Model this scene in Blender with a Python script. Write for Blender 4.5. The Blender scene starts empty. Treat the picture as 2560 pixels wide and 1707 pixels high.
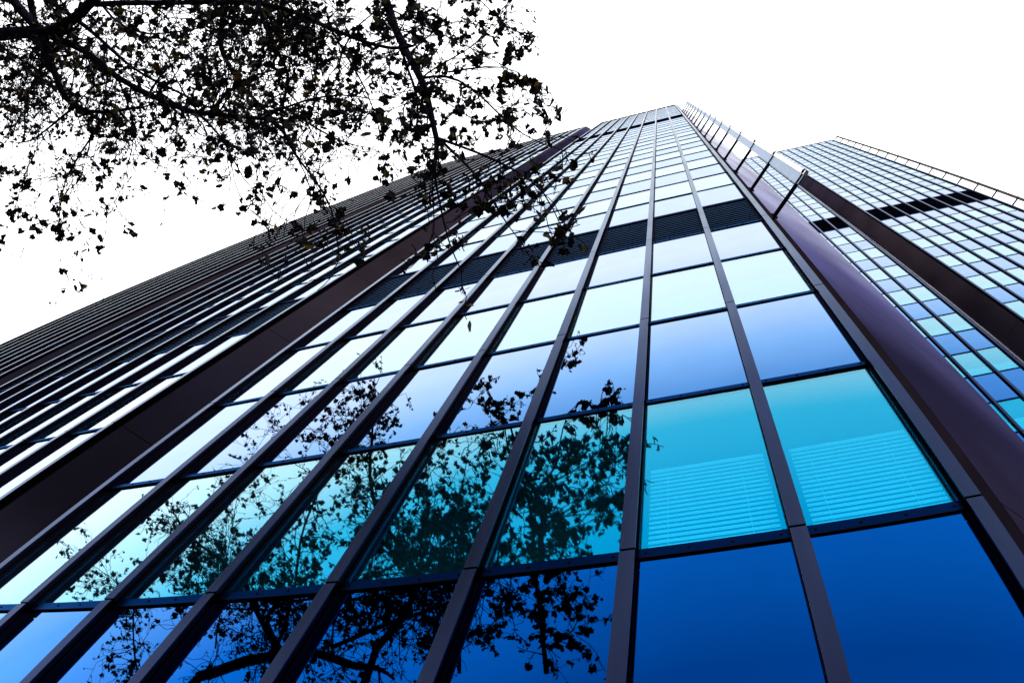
import bpy, math, random
from mathutils import Vector, Matrix

sc = bpy.context.scene
C = bpy.context.collection
random.seed(11)

# ------------------------------------------------------------------ camera
# a 27 mm lens with its own slight barrel distortion (theta as a polynomial of the radius on the sensor)
cam = bpy.data.cameras.new('camera')
camo = bpy.data.objects.new('camera', cam)
C.objects.link(camo)
ROT = Matrix(((0.94999, 0.18613, 0.25077), (0.25371, -0.9282, -0.27218), (0.1821, 0.32218, -0.929)))
EYE = 1.6
camo.matrix_world = Matrix.Translation((0, 0, EYE)) @ ROT.to_4x4()
cam.type = 'PANO'
cam.panorama_type = 'FISHEYE_LENS_POLYNOMIAL'
cam.sensor_width = 36
cam.lens = 26.75
cam.fisheye_fov = math.radians(170)
cam.fisheye_polynomial_k0 = 0
cam.fisheye_polynomial_k1 = -3.72258156e-02
cam.fisheye_polynomial_k2 = -6.03769016e-05
cam.fisheye_polynomial_k3 = 1.74688927e-05
cam.fisheye_polynomial_k4 = -4.07904425e-07
cam.clip_start = 0.05
cam.clip_end = 3000
sc.camera = camo

# ------------------------------------------------------------------ light
SUN_DIR = Vector((-0.18, 0.68, 0.71)).normalized()
w = bpy.data.worlds.new('World')
sc.world = w
w.use_nodes = True
nt = w.node_tree
bg = nt.nodes['Background']
sky = nt.nodes.new('ShaderNodeTexSky')
sky.sky_type = 'NISHITA'
sky.sun_disc = False
sky.sun_elevation = math.asin(SUN_DIR.z)
sky.sun_rotation = math.atan2(SUN_DIR.x, SUN_DIR.y)
sky.air_density = 1.0
sky.dust_density = 0.3
sky.ozone_density = 0.5
hs = nt.nodes.new('ShaderNodeHueSaturation')      # thin high overcast takes the colour out of the sky
hs.inputs['Saturation'].default_value = 0.07
nt.links.new(sky.outputs[0], hs.inputs['Color'])
nt.links.new(hs.outputs[0], bg.inputs['Color'])
bg.inputs['Strength'].default_value = 0.15
sl = bpy.data.lights.new('sun', 'SUN')
sl.energy = 1.5
sl.angle = math.radians(2)
sl.color = (1.0, 0.86, 0.66)
so = bpy.data.objects.new('sun', sl)
C.objects.link(so)
so.rotation_euler = SUN_DIR.to_track_quat('Z', 'Y').to_euler()
sc.view_settings.view_transform = 'Standard'
sc.view_settings.look = 'None'
sc.view_settings.exposure = 2.5
sc.view_settings.gamma = 1
sc.cycles.max_bounces = 8
sc.cycles.transparent_max_bounces = 24
sc.cycles.caustics_reflective = False
sc.cycles.caustics_refractive = False

# ------------------------------------------------------------------ materials
def mat(name):
    m = bpy.data.materials.new(name)
    m.use_nodes = True
    return m, m.node_tree, m.node_tree.nodes['Principled BSDF']

def noise(t, scale, detail=4, stretch=(1, 1, 1)):
    tc = t.nodes.new('ShaderNodeTexCoord')
    mp = t.nodes.new('ShaderNodeMapping')
    mp.inputs['Scale'].default_value = stretch
    n = t.nodes.new('ShaderNodeTexNoise')
    n.inputs['Scale'].default_value = scale
    n.inputs['Detail'].default_value = detail
    t.links.new(tc.outputs['Object'], mp.inputs[0])
    t.links.new(mp.outputs[0], n.inputs['Vector'])
    return n

def ramp(t, n, stops):
    r = t.nodes.new('ShaderNodeValToRGB')
    e = r.color_ramp.elements
    while len(e) < len(stops):
        e.new(0.5)
    for k, (p, c) in enumerate(stops):
        e[k].position = p
        e[k].color = (*c, 1)
    t.links.new(n.outputs[0], r.inputs[0])
    return r

def metal(name, c1, c2, rough, metallic, scale=3, stretch=(1, 1, 1), r2=None):
    m, t, b = mat(name)
    n = noise(t, scale, 5, stretch)
    r = ramp(t, n, [(0.3, c1), (0.7, c2)])
    t.links.new(r.outputs[0], b.inputs['Base Color'])
    b.inputs['Metallic'].default_value = metallic
    b.inputs['Specular IOR Level'].default_value = .5 if metallic else .05
    b.inputs['Roughness'].default_value = rough
    if r2:
        mr = t.nodes.new('ShaderNodeMapRange')
        mr.inputs['To Min'].default_value = rough
        mr.inputs['To Max'].default_value = r2
        t.links.new(n.outputs[0], mr.inputs[0])
        t.links.new(mr.outputs[0], b.inputs['Roughness'])
    return m

M_RAIL = metal('pale_rail_metal', (0.08, 0.14, 0.24), (0.11, 0.18, 0.28), 0.4, 0.5, 2)
M_WHITE = metal('white_painted_metal', (0.8, 0.79, 0.76), (0.84, 0.83, 0.8), 0.5, 0.0, 2)

def matt(name, c1, c2, scale):
    m = bpy.data.materials.new(name)
    m.use_nodes = True
    t = m.node_tree
    t.nodes.remove(t.nodes['Principled BSDF'])
    d = t.nodes.new('ShaderNodeBsdfDiffuse')
    r = ramp(t, noise(t, scale, 5), [(.35, c1), (.65, c2)])
    t.links.new(r.outputs[0], d.inputs[0])
    t.links.new(d.outputs[0], t.nodes['Material Output'].inputs[0])
    return m

M_DARK = matt('dark_recess_metal', (0.006, 0.0058, 0.014), (0.008, 0.0075, 0.017), 2)
M_ARM = matt('black_painted_metal', (0.005, 0.0045, 0.011), (0.008, 0.007, 0.014), 3)
def coated(name, angle, rough, through=None, tint=(1, 1, 1), scale=0.9, stretch=(1, 1, .8), mottle=.25, rough2=None, bump=0.0):
    """reflective coating; angle = (facing, colour) stops: its own tint face on, the sky's own colour at a grazing view"""
    m = bpy.data.materials.new(name)
    m.use_nodes = True
    t = m.node_tree
    t.nodes.clear()
    out = t.nodes.new('ShaderNodeOutputMaterial')
    n = noise(t, scale, 6, stretch)
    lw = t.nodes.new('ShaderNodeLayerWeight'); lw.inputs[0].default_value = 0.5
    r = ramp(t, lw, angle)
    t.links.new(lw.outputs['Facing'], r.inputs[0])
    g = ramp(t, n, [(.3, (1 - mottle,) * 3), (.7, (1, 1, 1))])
    mx = t.nodes.new('ShaderNodeMix'); mx.data_type = 'RGBA'; mx.blend_type = 'MULTIPLY'
    mx.inputs[0].default_value = 1
    t.links.new(r.outputs[0], mx.inputs[6]); t.links.new(g.outputs[0], mx.inputs[7])
    gl = t.nodes.new('ShaderNodeBsdfGlossy')
    t.links.new(mx.outputs[2], gl.inputs[0])
    gl.inputs['Roughness'].default_value = rough
    if rough2:
        mr = t.nodes.new('ShaderNodeMapRange')
        mr.inputs['To Min'].default_value = rough; mr.inputs['To Max'].default_value = rough2
        t.links.new(n.outputs[0], mr.inputs[0]); t.links.new(mr.outputs[0], gl.inputs['Roughness'])
    if bump:
        bp = t.nodes.new('ShaderNodeBump'); bp.inputs['Strength'].default_value = bump; bp.inputs['Distance'].default_value = .01
        t.links.new(n.outputs[0], bp.inputs['Height']); t.links.new(bp.outputs[0], gl.inputs['Normal'])
    last = gl
    if through:
        tr = t.nodes.new('ShaderNodeBsdfTransparent'); tr.inputs[0].default_value = (*tint, 1)
        ms = t.nodes.new('ShaderNodeMixShader')          # clearer face on, more mirror-like towards a grazing view
        mf = t.nodes.new('ShaderNodeMapRange')
        mf.inputs['From Min'].default_value = .4; mf.inputs['From Max'].default_value = .7
        mf.inputs['To Min'].default_value = 1 - through[0]; mf.inputs['To Max'].default_value = 1 - through[1]
        t.links.new(lw.outputs['Facing'], mf.inputs[0]); t.links.new(mf.outputs[0], ms.inputs[0])
        t.links.new(tr.outputs[0], ms.inputs[1]); t.links.new(gl.outputs[0], ms.inputs[2])
        last = ms
    t.links.new(last.outputs[0], out.inputs[0])
    return m
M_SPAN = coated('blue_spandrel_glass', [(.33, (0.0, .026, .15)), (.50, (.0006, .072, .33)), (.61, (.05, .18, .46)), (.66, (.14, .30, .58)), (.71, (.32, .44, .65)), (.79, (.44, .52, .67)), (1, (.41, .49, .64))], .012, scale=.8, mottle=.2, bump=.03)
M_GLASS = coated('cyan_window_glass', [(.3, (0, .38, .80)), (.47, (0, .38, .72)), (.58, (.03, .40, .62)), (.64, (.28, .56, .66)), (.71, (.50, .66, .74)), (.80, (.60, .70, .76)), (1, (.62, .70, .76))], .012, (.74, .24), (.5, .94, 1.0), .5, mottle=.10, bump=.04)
M_PANEL = coated('bronze_wall_panel', [(0, (.010, .009, .016)), (.45, (.010, .009, .016)), (.66, (.028, .020, .026)), (.82, (.020, .016, .032)), (.89, (.022, .019, .05)), (.93, (.085, .08, .20)), (.96, (.34, .34, .48)), (1, (.9, .9, .95))], .26, scale=.45, stretch=(1, 1, .5), mottle=.6, rough2=.42)  # brown mid stop paints a faint warm reflected sheen into the panel colour
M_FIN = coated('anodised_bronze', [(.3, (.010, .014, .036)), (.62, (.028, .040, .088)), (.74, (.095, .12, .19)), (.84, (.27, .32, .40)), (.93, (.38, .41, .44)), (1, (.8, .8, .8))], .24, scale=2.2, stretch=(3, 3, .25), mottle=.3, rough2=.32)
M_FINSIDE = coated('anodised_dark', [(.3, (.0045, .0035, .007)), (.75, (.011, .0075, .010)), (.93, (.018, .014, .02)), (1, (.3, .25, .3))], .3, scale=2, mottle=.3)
M_TRANS = coated('transom_blue_metal', [(.4, (.0004, .003, .018)), (.6, (.001, .015, .075)), (.75, (.012, .06, .18)), (.88, (.02, .05, .15)), (1, (.05, .09, .18))], .3, scale=3, mottle=.15)
M_LOUV = coated('louvre_blade_metal', [(.4, (.002, .004, .015)), (.75, (.012, .028, .075)), (.9, (.06, .11, .20)), (1, (.3, .4, .5))], .3, scale=3, mottle=.2)

M_GREYRAIL = matt('weathered_grey_rail', (.05, .045, .05), (.08, .072, .072), 2)
def plain(name, c, rough=0.8, var=0.1, scale=4):
    return metal(name, tuple(v * (1 - var) for v in c), c, rough, 0, scale)
M_INT = plain('window_screen_fabric', (0.03, 0.035, 0.04))
M_BLIND = plain('pale_blind_slats', (0.88, 0.89, 0.89), 0.6, .05)
M_BARK = matt('plane_tree_bark', (0.006, 0.0055, 0.011), (0.012, 0.010, 0.015), 9)
M_TWIG = matt('twig_bark', (0.006, 0.0052, 0.010), (0.010, 0.008, 0.012), 9)

def leafmat():
    m, t, b = mat('autumn_leaf')
    oi = t.nodes.new('ShaderNodeNewGeometry')
    r = t.nodes.new('ShaderNodeValToRGB')
    e = r.color_ramp.elements
    e.new(.5); e.new(.8)
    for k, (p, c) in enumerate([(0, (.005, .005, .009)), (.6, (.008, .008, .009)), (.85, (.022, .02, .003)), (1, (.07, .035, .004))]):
        e[k].position = p; e[k].color = (*c, 1)
    t.links.new(oi.outputs['Random Per Island'], r.inputs[0])
    t.links.new(r.outputs[0], b.inputs['Base Color'])
    b.inputs['Roughness'].default_value = 0.75
    b.inputs['Specular IOR Level'].default_value = 0.03
    return m
M_LEAF = leafmat()

# ------------------------------------------------------------------ mesh helpers
class MB:
    def __init__(s):
        s.v = []; s.f = []; s.m = []
    def box(s, x0, x1, y0, y1, z0, z1, mi=0, skip=()):
        n = len(s.v)
        s.v += [(x0, y0, z0), (x1, y0, z0), (x1, y1, z0), (x0, y1, z0), (x0, y0, z1), (x1, y0, z1), (x1, y1, z1), (x0, y1, z1)]
        F = {'-z': (0, 3, 2, 1), '+z': (4, 5, 6, 7), '-y': (0, 1, 5, 4), '+x': (1, 2, 6, 5), '+y': (2, 3, 7, 6), '-x': (3, 0, 4, 7)}
        for k, f in F.items():
            if k not in skip:
                s.f.append(tuple(n + i for i in f)); s.m.append(mi)
    def prism(s, plan, z0, z1, mi=0):
        """vertical prism over a plan polygon (counter-clockwise)"""
        n = len(s.v); k = len(plan)
        s.v += [(x, y, z0) for x, y in plan] + [(x, y, z1) for x, y in plan]
        for i in range(k):
            j = (i + 1) % k
            s.f.append((n + i, n + j, n + k + j, n + k + i)); s.m.append(mi)
        s.f.append(tuple(n + i for i in reversed(range(k)))); s.m.append(mi)
        s.f.append(tuple(n + k + i for i in range(k))); s.m.append(mi)
    def tube(s, pts, rad, seg=6, mi=0, cap=True):
        pts = [Vector(p) for p in pts]
        n0 = len(s.v); N = len(pts)
        t = (pts[1] - pts[0]).normalized()
        u = t.orthogonal().normalized()
        for i, p in enumerate(pts):
            a = pts[max(i - 1, 0)]; b = pts[min(i + 1, N - 1)]
            t = (b - a).normalized()
            u = (u - t * u.dot(t))
            u = u.normalized() if u.length > 1e-6 else t.orthogonal().normalized()
            w_ = t.cross(u)
            for k in range(seg):
                an = 2 * math.pi * k / seg
                q = p + (u * math.cos(an) + w_ * math.sin(an)) * rad[i]
                s.v.append(tuple(q))
        for i in range(N - 1):
            for k in range(seg):
                k2 = (k + 1) % seg
                s.f.append((n0 + i * seg + k, n0 + i * seg + k2, n0 + (i + 1) * seg + k2, n0 + (i + 1) * seg + k)); s.m.append(mi)
        if cap:
            s.f.append(tuple(n0 + k for k in reversed(range(seg)))); s.m.append(mi)
            s.f.append(tuple(n0 + (N - 1) * seg + k for k in range(seg))); s.m.append(mi)
    def mesh(s, name, mats, scale=1.0):
        me = bpy.data.meshes.new(name)
        me.from_pydata([(x * scale, y * scale, z * scale) for x, y, z in s.v], [], s.f)
        for m in (mats if isinstance(mats, (list, tuple)) else [mats]):
            me.materials.append(m)
        me.polygons.foreach_set('material_index', s.m)
        me.update()
        return me

def put(name, me, parent=None, loc=(0, 0, 0), **props):
    o = bpy.data.objects.new(name, me)
    C.objects.link(o)
    o.location = loc
    if parent is not None:
        o.parent = parent
    for k, v in props.items():
        o[k] = v
    return o

def empty(name, loc, **props):
    return put(name, None, None, loc, **props)

# ------------------------------------------------------------------ setting
g = MB()
g.box(-1500, 1500, -1500, 1500, -0.3, 0)
M_PAVE = plain('grey_paving', (0.05, 0.05, 0.053), .85, .3, .6)
put('ground', g.mesh('ground', M_PAVE), None, kind='structure')

# ------------------------------------------------------------------ towers
U = 0.8                      # one window bay in metres; the towers below are laid out in bays
EYEB = EYE / U               # eye height in bays: heights measured from the eye are lifted by this
HW, PR, INS = 0.048, 0.082, 0.053   # fin half width, fin projection, glass inset
CH = 0.97                    # chamfer depth between shafts

def rows_main():
    T = [3.871 + 2.330 * k for k in range(5)]
    R = [(-2.0, -0.79, 'S'), (-0.79, 1.541, 'V'), (1.541, T[0], 'S'), (T[0], T[1], 'V'), (T[1], T[2], 'S'), (T[2], T[3], 'V'), (T[3], T[4], 'S')]
    z = T[4]
    R.append((z, z + 2.585, 'L')); z += 2.585
    for k in range(17):
        R.append((z, z + 2.330, 'SV'[k % 2])); z += 2.330
    R.append((z, z + 4.0, 'L')); z += 4.0
    for k in range(11):
        R.append((z, z + 2.330, 'SV'[k % 2])); z += 2.330
    return [(a + EYEB, b + EYEB, t) for a, b, t in R]

def rows_second():
    R = []
    z = 53.7
    for k in range(24):
        R.append((z - 2.275, z, 'SV'[k % 2])); z -= 2.275
    R.append((-2.0, z, 'S'))
    R.reverse()
    z = 53.7
    R.append((z, z + 4.17, 'L')); z += 4.17
    for k in range(21):
        R.append((z, z + 2.287, 'SV'[k % 2])); z += 2.287
    return [(a + EYEB, b + EYEB, t) for a, b, t in R]

FIN_CACHE = {}
def fin_mesh(z0, z1, joint0, step):
    key = (round(z0, 2), round(z1, 2))
    if key in FIN_CACHE:
        return FIN_CACHE[key]
    m = MB()
    # base, neck and cap of the extrusion; the cap is cut by an open joint every storey
    m.box(-INS + .001, INS - .001, -.028, -.001, z0, z1, 1)
    m.box(-.036, .036, -.037, -.0285, z0, z1, 1)
    js = [z0]
    j = joint0
    while j < z1 - .2:
        if j > z0 + .2: js.append(j)
        j += step
    js.append(z1)
    for a, b in zip(js[:-1], js[1:]):
        g0 = 0 if a == js[0] else .011
        g1 = 0 if b == js[-1] else .011
        zz0, zz1 = a + g0, b - g1
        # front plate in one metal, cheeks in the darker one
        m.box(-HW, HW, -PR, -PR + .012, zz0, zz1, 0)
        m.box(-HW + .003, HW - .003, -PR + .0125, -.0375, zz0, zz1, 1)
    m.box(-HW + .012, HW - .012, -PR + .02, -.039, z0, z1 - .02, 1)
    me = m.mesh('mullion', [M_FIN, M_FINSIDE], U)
    FIN_CACHE[key] = me
    return me

def tower(name, label, shafts, yg, rows, joint0, jstep, endch, near):
    """shafts: x of each shaft's right-hand mullion axis, right to left, in bays"""
    x0 = shafts[0]
    root = empty(name, (x0 * U, yg * U, 0), label=label, category='skyscraper', group='glass office towers of the same design')
    def P(x, y=0.0, z=0.0):
        return ((x - x0) * U, y * U, z * U)
    top = rows[-1][1]
    # solid core behind the glazing
    core = MB()
    for s, xr in enumerate(shafts):
        a = endch if s == 0 else CH
        al = CH
        xr_, xl_ = xr + .11 - x0, xr - 8 - .11 - x0
        back = 11.0
        core.prism([(xl_, .2), (xr_, .2), (xr_ + a + .0, .2 + a), (xr_ + a, back), (xl_ - al, back), (xl_ - al, .2 + al)], -.0, top - .3, 0)
    put('core_wall', core.mesh('core_wall', M_DARK, U), root)
    # roof edge
    for xr in shafts:
        m = MB()
        m.box(xr - 8 - x0 - .06, xr - x0 + .06, -.05, .19, top + .003, top + .12, 0)
        m.box(xr - 8 - x0 + .2, xr - x0 - .2, .3, 10.5, top - .297, top + .05, 0)
        put('roof', m.mesh('roof', [M_FIN], U), root)
    # mullions
    fm = fin_mesh(0, top, joint0, jstep)
    for xr in shafts:
        for i in range(9):
            put('mullion', fm, root, P(xr - i))
    # side reveals and chamfered wall panels
    for s, xr in enumerate(shafts):
        for side in (1, -1):
            a = (endch if (s == 0 and side == 1) else CH)
            xc_ = (xr if side == 1 else xr - 8) - x0
            m = MB()
            # dark reveal beside the corner mullion
            p = [(xc_ + side * INS, .0), (xc_ + side * .158, .0), (xc_ + side * .158, .19), (xc_ + side * INS, .19)]
            if side == -1: p.reverse()
            m.prism(p, 0, top, 0)
            put('corner_reveal', m.mesh('corner_reveal', M_FINSIDE, U), root)
            m = MB()
            zz = [0] 
            j = joint0
            while j < top - .5:
                zz.append(j); j += jstep
            zz.append(top)
            q0 = Vector((xc_ + side * .16, 0)); dv = Vector((side, 1)); nv = Vector((side, -1)) * .04
            for za, zb in zip(zz[:-1], zz[1:]):
                p = [q0, q0 + dv * a, q0 + dv * a - nv, q0 - nv]
                if side == -1: p.reverse()
                m.prism([tuple(v) for v in p], za + .008, zb - .008, 0)
            pl = [q0 - nv, q0 + dv * (a - .01) - nv, q0 + dv * (a - .01) - nv * 3, q0 - nv * 3]
            if side == -1: pl.reverse()
            m.prism([tuple(v) for v in pl], 0, top - .02, 1)
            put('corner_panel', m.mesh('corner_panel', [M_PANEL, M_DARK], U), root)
    # bays: list every cell, nearest first
    cells = []
    for s, xr in enumerate(shafts):
        for i in range(8):
            for r, (z0, z1, t) in enumerate(rows):
                xc_ = xr - i - .5
                zc = (z0 + z1) / 2 - EYEB
                v = Vector((xc_, yg, zc))
                d2 = v.length_squared
                # where the middle of the cell falls in the frame
                c = ROT.transposed() @ v
                vis = c.z < 0 and abs(c.x / c.z) < .74 and abs(c.y / c.z) < .5
                area = (yg / math.sqrt(d2)) * 2.4 / d2 * (1 if vis else .001)
                area *= .35 if s > 0 and name == 'office_tower' else 1
                cells.append((-area, s, i, r, xc_ - x0, z0, z1, t, vis))
    cells.sort()
    hx = .5 - INS
    cache = {}
    def pane_mesh(h, kind, lip):
        key = (round(h, 3), kind, lip)
        if key not in cache:
            m = MB()
            m.box(-hx, hx, 0, .012, lip, h, 0)
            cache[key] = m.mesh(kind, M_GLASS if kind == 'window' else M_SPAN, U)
        return cache[key]
    def screen_mesh(h, lip):
        key = (round(h, 3), 'screen', lip)
        if key not in cache:
            m = MB()
            m.box(-hx, hx, .10, .13, lip + .001, h - .001, 0)
            m.box(-hx, -hx + .02, .013, .0995, lip + .001, h - .001, 0)
            m.box(hx - .02, hx, .013, .0995, lip + .001, h - .001, 0)
            m.box(-hx + .021, hx - .021, .013, .0995, lip + .001, lip + .03, 0)
            m.box(-hx + .021, hx - .021, .013, .0995, h - .03, h - .001, 0)
            cache[key] = m.mesh('window_screen', M_INT, U)
        return cache[key]
    def blind_mesh(h, lip, fine, frac):
        key = (round(h, 3), 'blind', lip, fine, frac)
        if key not in cache:
            m = MB()
            if fine:
                zt = lip + (h - lip) * frac
                z = lip + .05
                while z < zt:
                    n = len(m.v)
                    m.box(-hx + .05, hx - .03, .030, .032, z, z + .031, 0)
                    # tilt each slat outwards at its foot
                    for q in (n, n + 1, n + 2, n + 3):
                        x, y, zz_ = m.v[q]; m.v[q] = (x, y + .001, zz_)
                    z += .057
                m.box(-hx + .05, hx - .03, .04, .075, zt + .01, zt + .035, 0)
                for xx in (-hx + .17, hx - .2):
                    m.box(xx, xx + .006, .040, .043, lip + .05, zt, 0)
            else:
                m.box(-hx + .03, hx - .025, .05, .06, lip + .04, lip + (h - lip) * frac, 0)
            cache[key] = m.mesh('blind', M_BLIND, U)
        return cache[key]
    def tr_mesh(hh, bolts):
        key = ('tr', hh, bolts)
        if key not in cache:
            m = MB()
            m.box(-hx - .001, hx + .001, -.016, -.003, 0, hh, 0)
            m.box(-hx, hx, -.002, .1, .0, hh - .004, 1)
            m.box(-hx, hx, -.0155, -.004, -.006, -.0005, 1)
            if bolts:
                for q in (-.4, -.14, .12, .4):
                    m.box(q - .008, q + .008, -.021, -.0162, hh * .42, hh * .42 + .016, 1)
            cache[key] = m.mesh('transom', [M_TRANS, M_FINSIDE], U)
        return cache[key]
    def louvre_mesh(h, fine):
        key = ('lv', round(h, 3), fine)
        if key not in cache:
            m = MB()
            lip = .07
            n = 13 if fine else 16
            m.box(-hx, hx, .15, .18, lip, h, 1)
            p = (h - lip - .12) / n
            for k in range(n):
                z = lip + .02 + p * k
                m.box(-hx + .03, hx - .03, .0, .008, z, z + p * (.2 if fine else .1), 0 if fine else 1)
                m.box(-hx + .03, hx - .03, .0085, .09, z, z + .012, 1)
            m.box(-hx, hx, -.01, .1, h - .09, h - .001, 1)
            m.box(-hx, -hx + .03, -.008, .1, lip, h - .091, 1)
            m.box(hx - .03, hx, -.008, .1, lip, h - .091, 1)
            cache[key] = m.mesh('louvre_grille', [M_LOUV, M_DARK], U)
        return cache[key]
    def merge(store, me, loc):
        store.append((me, loc))
    rest = {'window': [], 'spandrel_panel': [], 'transom': [], 'louvre_grille': [], 'window_screen': [], 'blind': []}
    cnt = dict.fromkeys(rest, 0)
    rs = random.Random(5)
    def tilt(o):          # no two panes sit quite parallel
        o.rotation_euler = (rs.uniform(-.0018, .0018), 0, rs.uniform(-.0022, .0022))
        return o
    for _, s, i, r, xc_, z0, z1, t, vis in cells:
        h = z1 - z0
        loc = (xc_ * U, 0, z0 * U)
        lip = .09 if (near and abs(z0 - EYEB - 3.871) < .01) else .072
        trm = tr_mesh(lip, near and 2 < z0 - EYEB < 16 and s == 0)
        if cnt['transom'] < 96 and vis:
            put('transom', trm, root, loc); cnt['transom'] += 1
        else:
            merge(rest['transom'], trm, loc)
        if t == 'L':
            lm = louvre_mesh(h, h < 3)
            if cnt['louvre_grille'] < 96 and vis:
                put('louvre_grille', lm, root, loc); cnt['louvre_grille'] += 1
            else:
                merge(rest['louvre_grille'], lm, loc)
            continue
        if t == 'S':
            pm = pane_mesh(h, 'spandrel_panel', lip)
            if cnt['spandrel_panel'] < 96 and vis:
                tilt(put('spandrel_panel', pm, root, loc)); cnt['spandrel_panel'] += 1
            else:
                merge(rest['spandrel_panel'], pm, loc)
            continue
        pm = pane_mesh(h, 'window', lip)
        smm = screen_mesh(h, lip)
        fine = near and s == 0 and z0 - EYEB < 10
        bm = blind_mesh(h, lip, fine, .47 if fine else rs.choice((.34, .34, .34, .42, .3)))
        if cnt['window'] < 96 and vis:
            wo = tilt(put('window', pm, root, loc)); cnt['window'] += 1
            put('window_screen', smm, wo)
            if not fine or i < 2: put('blind', bm, wo)
        else:
            merge(rest['window'], pm, loc); merge(rest['window_screen'], smm, loc); merge(rest['blind'], bm, loc)
    for kind, lst in rest.items():
        if not lst: continue
        V = []; F = []; MI = []
        for me, loc in lst:
            n = len(V)
            V += [(v.co.x + loc[0], v.co.y + loc[1], v.co.z + loc[2]) for v in me.vertices]
            for pgn in me.polygons:
                F.append(tuple(n + q for q in pgn.vertices)); MI.append(pgn.material_index)
        me = bpy.data.meshes.new(kind)
        me.from_pydata(V, [], F)
        for mm in lst[0][0].materials: me.materials.append(mm)
        me.polygons.foreach_set('material_index', MI)
        me.update()
        put(kind, me, root, kind='stuff')
    return root

def guide_rail(root, z_first, z_top, step, q=1.0, mr=M_RAIL, mc=M_WHITE, ra=.036):
    """facade-cleaning rail held off the chamfered corner by horizontal arms; plan coordinates in bays from the root"""
    o = Vector((.16, -.005)); u = Vector((1, -1)).normalized()
    n = Vector((1, 1)).normalized()
    def pl(b, c=0.0):
        v = o + u * b * q + n * c
        return (v.x, v.y)
    z0 = z_first - .12; z1 = z_top
    rail = MB()
    rail.prism([pl(.665, -.012), pl(.845, -.012), pl(.845, .004), pl(.665, .004)], z0, z1, 0)
    # toothed edge seen along the plate
    z = z0 + .2
    while z < z1 - .1:
        rail.prism([pl(.64, -.008), pl(.664, -.008), pl(.664, .0), pl(.64, .0)], z, z + .05, 0)
        z += .42
    ro = put('guide_rail', rail.mesh('guide_rail', mr, U), root)
    box = MB()
    box.prism([pl(.847, -.03), pl(.93, -.03), pl(.93, .03), pl(.847, .03)], z0, z1, 0)
    put('rail_cover', box.mesh('rail_cover', mc, U), ro)
    am = MB()
    a, b = pl(0), pl(.9)
    am.tube([(a[0], a[1], 0), (b[0], b[1], 0)], [ra, ra], 10)
    am.tube([(b[0] - .035, b[1] + .035, 0), (b[0], b[1], 0), (b[0] + .03, b[1] - .03, 0)], [.055, .062, .045], 10)
    a2 = pl(.03)
    am.tube([(a[0], a[1], 0), (a2[0], a2[1], 0)], [.07, .07], 10)
    me = am.mesh('bracket_arm', M_ARM, U)
    k = 0
    z = z_first
    while z < z_top:
        put('bracket_arm', me, root, (0, 0, z * U)); z += step; k += 1
    return ro

main = tower('office_tower', 'near blue glass tower filling centre and left, ribbed by tall bronze mullions',
             [1.2999, 1.2999 - 9.85, 1.2999 - 19.7], 2.620, rows_main(), 3.876 + EYEB, 4.66, 1.35, True)
guide_rail(main, 13.3 + EYEB, 67.5 + EYEB, 3.4)
second = tower('office_tower', 'farther checkered blue glass tower at the right edge, crossed by one black band',
               [20.87, 20.87 - 9.94], 12.35, rows_second(), 53.6 - 4.55 * 11 + EYEB, 4.55, 1.35, False)
guide_rail(second, 13.3 + EYEB, 105.5 + EYEB, 3.4, .72, M_GREYRAIL, M_GREYRAIL, .06)

# ------------------------------------------------------------------ tree over the camera
def rvec(r):
    while True:
        v = Vector((r.uniform(-1, 1), r.uniform(-1, 1), r.uniform(-1, 1)))
        if .05 < v.length < 1: return v.normalized()

def leaf(mb, p, size, r):
    """lobed plane-tree leaf, folded along its midrib, hanging from p"""
    down = (Vector((0, 0, -1)) + rvec(r) * .9).normalized()
    side = down.cross(rvec(r)).normalized()
    nrm = down.cross(side)
    out = [(0, .0), (.34, -.07), (.54, .14), (.42, .32), (.54, .54), (.32, .66), (.0, .98)]
    fold = r.uniform(-.35, .45); curl = r.uniform(-.4, .4)
    n = len(mb.v)
    mid = [(0, .0), (0, .35), (0, 1.0)]
    def P(x, y):
        return p + side * (x * size) + down * ((y * (1 - .1 * abs(curl)) + .12) * size) + nrm * ((abs(x) * fold + curl * y * y * .4) * size)
    for sgn in (1, -1):
        j = [r.uniform(.8, 1.15) for _ in out]
        b = len(mb.v)
        for (x, y), q in zip(out, j):
            mb.v.append(tuple(P(sgn * x * q, y * (1 if x == 0 else q))))
        mb.v.append(tuple(P(0, .38)))
        c = b + len(out)
        for k in range(len(out) - 1):
            mb.f.append((c, b + k, b + k + 1) if sgn > 0 else (c, b + k + 1, b + k)); mb.m.append(0)

def wiggle(a, b, n, amp, r):
    a, b = Vector(a), Vector(b)
    out = []
    off = Vector((0, 0, 0))
    for k in range(n + 1):
        t = k / n
        if 0 < k < n: off = off * .5 + rvec(r) * amp
        elif k == n: off = off * .4
        out.append(a.lerp(b, t) + (off if k else Vector((0, 0, 0))))
    return out

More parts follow.
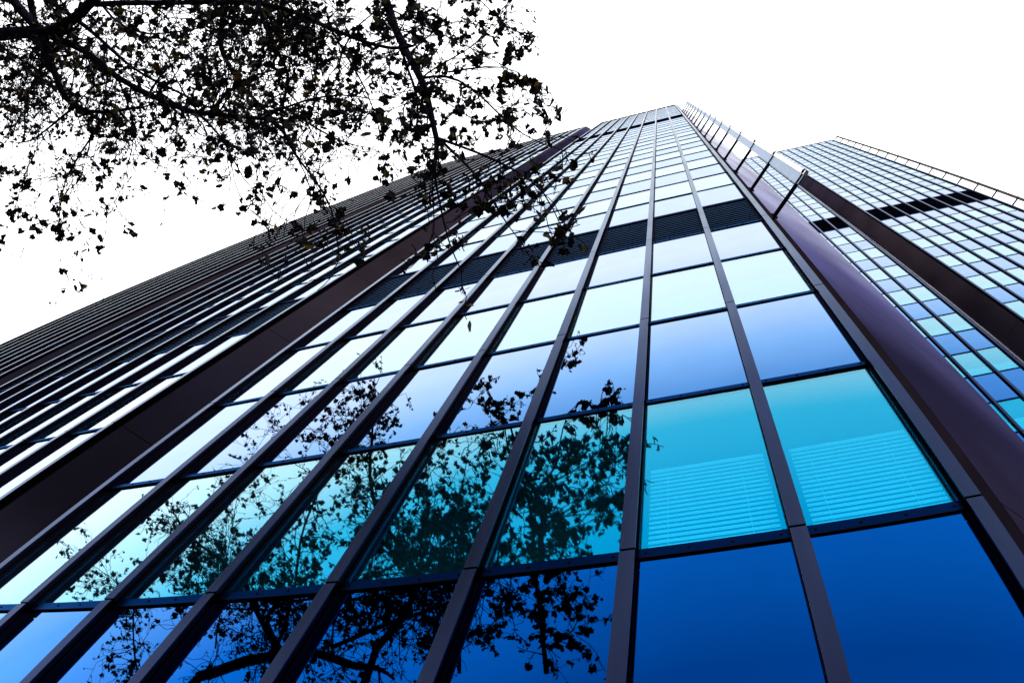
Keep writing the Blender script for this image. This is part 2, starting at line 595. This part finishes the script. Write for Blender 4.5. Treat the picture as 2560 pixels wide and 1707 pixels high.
def grow_tree(root, base, trunk, limbs, seed, density, name=''):
    r = random.Random(seed)
    up = Vector((0, 0, EYE))
    tm = MB()
    tp = [Vector(p) for p, _ in trunk]
    tm.tube([p - base for p in tp], [q for _, q in trunk], 12)
    put('trunk', tm.mesh('trunk', M_BARK), root)
    tw = MB(); lf = MB()
    sz = .98 if seed == 3 else 1.15
    def twig(p, d, L, rad, lvl, dens):
        n = max(3, int(L / .16))
        pts = [p]; dd = d.normalized()
        for k in range(n):
            dd = (dd + rvec(r) * .38 + Vector((0, 0, -.05 if lvl else -.02))).normalized()
            pts.append(pts[-1] + dd * (L / n))
        rr = [max(.0052, rad * (1 - .65 * k / n)) for k in range(n + 1)]
        tw.tube([q - base for q in pts], rr, 4 if rad > .006 else 3, cap=False)
        for k in range(1, n + 1):
            if lvl < 2 and r.random() < (.85 if lvl == 0 else .6):
                sd = (dd + rvec(r) * 1.0).normalized()
                twig(pts[k], sd, L * r.uniform(.3, .6), rr[k] * .65, lvl + 1, dens)
            if r.random() < dens * (.12 + .3 * lvl) * (1.6 if k > n * .6 else .7):
                for _ in range(r.choice((1, 1, 1, 2, 3))):
                    q = pts[k] + rvec(r) * .03
                    leaf(lf, q - base, r.choice((.03, .04, .05, .06, .075, .09, .11)) * sz * r.uniform(.8, 1.1), r)
    for kind, r0, r1, pts, dens, tlen in limbs:
        r0 *= .62; r1 *= .62
        P = [Vector(q) + up for q in pts]
        # smooth and roughen the traced axis
        Q = []
        for a, b in zip(P[:-1], P[1:]):
            m = max(2, int((b - a).length / .28))
            for k in range(m):
                Q.append(a.lerp(b, k / m) + (rvec(r) * .035 if Q else Vector((0, 0, 0))))
        Q.append(P[-1])
        for _ in range(2):
            Q = [Q[0]] + [(Q[k - 1] + Q[k] * 2 + Q[k + 1]) / 4 for k in range(1, len(Q) - 1)] + [Q[-1]]
        N = len(Q)
        rad = [(r0 + (r1 - r0) * (k / (N - 1)) ** .8) * r.uniform(.92, 1.08) for k in range(N)]
        m = MB(); m.tube([q - base for q in Q], rad, 9 if r0 > .05 else 6)
        if r0 > .009:
            put('branch', m.mesh('branch', M_BARK), root)
        else:
            off = len(tw.v); tw.v += m.v; tw.f += [tuple(off + i for i in f) for f in m.f]; tw.m += m.m
        tot = sum((Q[k + 1] - Q[k]).length for k in range(N - 1))
        nt_ = int(tot * density * (.75 + .4 * dens))
        for _ in range(nt_):
            k = min(N - 2, int(r.uniform(.08, 1) * (N - 1)))
            t = (Q[k + 1] - Q[k]).normalized()
            d = (t * .55 + rvec(r) * .95 + Vector((0, 0, -.12))).normalized()
            twig(Q[k], d, r.uniform(.35, 1.0) * tlen, min(.013, rad[k] * .55), 0, dens)
        twig(Q[-1], (Q[-1] - Q[-2]), tlen * .6, r1, 0, dens)
    put('twigs', tw.mesh('twigs', M_TWIG), root)
    put('foliage', lf.mesh('foliage', M_LEAF), root)
    print('tree', len(tw.f), len(lf.f))
LIMBS = [
 ('D',0.17,0.15,[(-10.35,-3.99,9.6),(-8.81,-3.43,9.3),(-7.73,-3.01,9.0)]),
 ('D',0.1,0.12,[(-9.15,-4.57,9.8),(-8.54,-3.92,9.4),(-8.17,-3.46,9.2),(-7.73,-3.01,9.0)]),
 ('D',0.13,0.1,[(-7.73,-3.01,9.0),(-7.08,-2.93,8.9),(-6.59,-3.04,8.8),(-6.32,-3.3,8.9)]),
 ('D',0.085,0.03,[(-7.74,-2.99,9.0),(-7.56,-2.55,8.8),(-7.39,-2.06,8.6),(-7.21,-1.77,8.5),(-6.57,-1.51,8.3),(-6.02,-1.42,8.2)]),
 ('D',0.03,0.008,[(-6.57,-1.51,8.3),(-6.7,-1.24,8.1),(-6.99,-1.01,7.9),(-7.3,-0.72,7.8),(-7.44,-0.14,7.7)]),
 ('D',0.035,0.01,[(-7.21,-1.77,8.5),(-7.63,-1.62,8.4),(-7.98,-1.56,8.3),(-8.18,-1.66,8.2)]),
 ('D',0.09,0.035,[(-7.7,-2.99,9.0),(-6.94,-2.45,8.8),(-6.36,-1.9,8.5),(-5.86,-1.51,8.3),(-5.3,-1.19,8.1),(-4.82,-0.96,8.0),(-4.29,-0.78,8.0)]),
 ('D',0.03,0.01,[(-5.14,-1.1,8.1),(-4.72,-0.73,7.8),(-4.57,-0.41,7.6),(-4.45,-0.19,7.5)]),
 ('D',0.07,0.03,[(-6.88,-3.11,9.2),(-6.12,-2.86,9.2),(-5.43,-2.56,9.1),(-4.76,-2.37,9.0),(-4.26,-2.17,8.9),(-3.82,-1.88,8.8),(-3.42,-1.55,8.6),(-2.95,-1.21,8.4),(-2.54,-1.06,8.3)]),
 ('D',0.045,0.015,[(-4.3,-2.21,8.8),(-4.25,-1.86,8.6),(-4.03,-1.42,8.4),(-3.94,-1.14,8.3),(-4.06,-0.87,8.1),(-4.04,-0.58,7.9),(-3.83,-0.21,7.6),(-3.45,0.18,7.3),(-3.38,0.54,7.1)]),
 ('D',0.02,0.008,[(-4.04,-0.58,7.9),(-3.77,-0.24,7.6),(-3.59,0.15,7.3),(-3.73,0.38,7.2)]),
 ('D',0.1,0.05,[(-3.11,-2.23,9.6),(-2.9,-1.8,9.24),(-2.8,-1.43,9.0),(-2.64,-1.01,8.64),(-2.49,-0.71,8.4),(-2.41,-0.36,8.16),(-2.35,-0.02,7.92)]),
 ('D',0.03,0.01,[(-2.35,-0.02,7.92),(-2.38,0.31,7.56),(-2.39,0.61,7.44),(-2.31,0.99,7.2),(-2.22,1.26,7.08)]),
 ('D',0.03,0.008,[(-2.32,-0.02,7.92),(-2.09,0.26,7.68),(-1.87,0.55,7.44),(-1.75,0.87,7.32),(-1.58,1.16,7.2)]),
 ('D',0.028,0.008,[(-2.32,-0.02,7.92),(-1.88,0.2,7.68),(-1.53,0.46,7.44),(-1.27,0.73,7.32),(-1.17,1.08,7.2)]),
 ('D',0.02,0.006,[(-2.35,0.0,7.92),(-2.45,0.38,7.56),(-2.43,0.81,7.32),(-2.51,0.95,7.2)]),
 ('D',0.03,0.007,[(-2.49,-0.71,8.4),(-2.16,-0.69,8.4),(-1.94,-0.46,8.28),(-1.68,-0.12,8.04),(-1.43,0.16,7.8),(-1.1,0.37,7.68)]),
 ('D',0.02,0.006,[(-2.49,-0.7,8.4),(-2.31,-0.81,8.52),(-2.01,-0.88,8.64),(-1.76,-0.98,8.76),(-1.64,-1.03,8.76)]),
 ('D',0.02,0.006,[(-2.16,-0.69,8.4),(-1.72,-0.64,8.4),(-1.4,-0.51,8.4),(-1.28,-0.27,8.28)]),
 ('D',0.02,0.006,[(-2.64,-1.01,8.64),(-2.32,-1.29,9.0),(-2.07,-1.33,9.12),(-1.79,-1.14,9.12)]),
 ('D',0.03,0.008,[(-4.92,-1.02,8.0),(-4.83,-1.3,8.4),(-4.42,-1.39,8.6),(-3.86,-1.27,8.6),(-3.31,-1.2,8.6)]),
 ('D',0.03,0.008,[(-5.86,-1.51,8.3),(-5.75,-1.87,8.7),(-5.43,-1.99,9.0),(-4.98,-1.91,9.2)]),
 ('D',0.03,0.008,[(-4.29,-0.78,8.0),(-3.8,-0.85,8.2),(-3.33,-0.78,8.2),(-2.93,-0.6,8.0)]),
 ('D',0.025,0.007,[(-4.06,-0.87,8.1),(-3.58,-0.46,7.8),(-3.19,-0.22,7.6),(-2.94,-0.12,7.5)]),
 ('D',0.025,0.007,[(-6.36,-1.9,8.5),(-6.11,-1.38,8.2),(-6.04,-0.99,8.0),(-6.23,-0.68,7.9)]),
 ('D',0.02,0.007,[(-7.76,-2.94,9.0),(-8.09,-2.49,8.8),(-8.3,-2.18,8.7),(-8.63,-1.18,8.4)]),
 ('D',0.025,0.008,[(-3.42,-1.55,8.6),(-3.11,-0.94,8.2),(-2.93,-0.46,7.9),(-2.9,-0.13,7.8)]),
 ('D',0.04,0.01,[(-7.22,-3.59,9.6),(-6.99,-2.85,9.6),(-6.56,-2.51,9.7),(-5.75,-2.42,9.8),(-5.13,-2.28,9.9)]),
 ('D',0.012,0.007,[(-6.57,-1.51,8.3),(-6.23,-1.09,8.2),(-5.98,-0.75,8.1),(-5.69,-0.55,8.1)]),
 ('D',0.012,0.007,[(-7.19,-0.97,7.8),(-7.18,-0.59,7.7),(-7.46,-0.26,7.7),(-7.32,0.04,7.6)]),
 ('D',0.012,0.007,[(-7.63,-1.62,8.4),(-8.11,-1.29,8.3),(-8.35,-0.94,8.2),(-8.61,-0.61,8.2)]),
 ('D',0.012,0.007,[(-6.83,-1.15,8.0),(-6.62,-0.78,8.0),(-6.44,-0.52,7.9),(-6.45,-0.35,7.9)]),
 ('D',0.012,0.007,[(-6.57,-1.51,8.3),(-6.7,-1.17,8.2),(-6.97,-0.86,8.1),(-6.96,-0.63,8.1)]),
 ('D',0.012,0.007,[(-3.73,-0.18,7.6),(-3.61,0.21,7.4),(-3.45,0.46,7.3),(-3.41,0.66,7.3)]),
 ('M',0.12,0.04,[(-6.82,-4.1,10.35),(-6.04,-3.6,10.9),(-6.28,-3.2,11.76),(-7.13,-2.6,12.58),(-7.62,-2.0,13.87),(-7.64,-1.2,14.9)]),
 ('M',0.07,0.015,[(-3.22,-3.6,8.82),(-3.37,-3.1,9.89),(-3.43,-2.5,10.51),(-3.45,-2.0,11.23),(-3.58,-1.2,11.53),(-3.48,-0.7,11.52),(-3.63,-0.3,11.42),(-4.14,-0.1,12.53)]),
 ('M',0.02,0.006,[(-3.48,-0.9,11.25),(-3.05,-0.4,11.96),(-2.99,-0.1,12.63),(-2.42,0.0,12.74)]),
 ('M',0.025,0.006,[(-3.43,-2.5,10.51),(-2.54,-2.2,10.51),(-2.01,-1.7,10.64),(-1.75,-1.1,10.76),(-1.64,-0.5,11.08)]),
 ('M',0.02,0.006,[(-3.45,-2.0,11.23),(-2.7,-1.4,11.02),(-2.15,-0.9,10.96),(-1.76,-0.5,10.8)]),
 ('M',0.03,0.006,[(-3.37,-3.1,9.89),(-2.95,-2.9,10.13),(-2.54,-3.0,9.43)]),
 ('M',0.12,0.03,[(-9.53,-4.5,11.01),(-10.46,-4.1,12.03),(-11.14,-3.8,12.84),(-13.45,-3.6,14.36),(-14.97,-3.3,15.69)]),
 ('M',0.08,0.015,[(-9.53,-4.5,11.01),(-9.22,-3.9,11.65),(-9.24,-3.0,12.76),(-8.85,-2.2,13.76),(-8.29,-1.5,14.6),(-7.62,-0.8,15.51)]),
 ('M',0.05,0.01,[(-12.92,-5.0,10.26),(-14.28,-4.8,11.87),(-15.0,-4.6,13.05),(-16.75,-4.4,14.29),(-18.31,-4.2,15.04)]),
 ('M',0.06,0.01,[(-5.03,-4.2,9.64),(-5.05,-3.7,10.29),(-5.27,-3.0,11.31),(-5.22,-2.5,12.01),(-4.92,-1.9,12.21),(-4.63,-1.2,12.21)]),
 ('M',0.03,0.008,[(-6.28,-3.2,11.76),(-5.69,-2.6,11.95),(-4.57,-2.0,11.35),(-4.09,-1.3,11.55)]),
 ('M',0.03,0.008,[(-10.88,-4.3,10.84),(-12.46,-3.4,14.93),(-12.7,-2.8,16.25),(-12.19,-2.1,17.38),(-10.97,-1.5,17.68)]),
 ('M',0.03,0.008,[(-3.23,-3.4,9.18),(-2.69,-3.2,9.08),(-2.59,-3.0,9.86)]),
 ('M',0.03,0.008,[(-5.05,-3.7,10.29),(-4.41,-3.6,9.76),(-4.02,-3.4,10.37),(-4.05,-3.0,11.09)]),
]

def pick(ids_dir):
    return [l for l in LIMBS if l[0] in ids_dir]
# density and twig length per traced limb: (dens, twig length)
def dress(l, k):
    kind, a, b, pts = l
    p = pts[len(pts) // 2]
    if kind == 'D':
        if p[0] > -3.3 and p[1] < 2.5: return (kind, a, b, pts, .42, .5)
        if a < .013: return (kind, a, b, pts, .45, .5)
        if p[0] < -6.8: return (kind, a, b, pts, .17, 1.0)
        return (kind, a, b, pts, .33, 1.1)
    if pts[-1][0] < -10: return (kind, a, b, pts, .42, 1.1)
    if pts[-1][0] > -4.2 and pts[-1][2] > 10: return (kind, a, b, pts, .55, .5)
    return (kind, a, b, pts, .8 if p[0] > -8 else .6, .7 if p[0] > -4 else 1.2)
over = [dress(l, k) for k, l in enumerate(LIMBS) if l[0] == 'D']
back = [dress(l, k) for k, l in enumerate(LIMBS) if l[0] == 'M']
b1 = Vector((-12.6, -5.2, 0))
t1 = empty('plane_tree', b1, label='plane tree reaching in at upper left with thick dark limbs and curled leaves', category='tree', group='plane trees beside the camera')
grow_tree(t1, b1, [((-12.6, -5.2, -.1), .30), ((-12.5, -5.1, 2), .22), ((-12.0, -4.8, 5), .17), ((-11.3, -4.4, 8), .13), ((-10.75, -4.15, 10.2), .11), ((-10.3, -3.98, 11.25), .09)], over, 3, 8)
m0 = [l for l in back][0][3][0]
b2 = Vector((m0[0] + .5, m0[1] - 1.2, 0))
t2 = empty('plane_tree', b2, label='upright leafy plane tree mirrored in the lower glass panes, behind the viewer', category='tree', group='plane trees beside the camera')
grow_tree(t2, b2, [((m0[0] + .5, m0[1] - 1.2, -.1), .24), ((m0[0] + .4, m0[1] - 1.0, 3), .18), ((m0[0] + .2, m0[1] - .6, 7), .13), ((m0[0], m0[1], m0[2] + EYE), .07)], back, 8, 10.0)
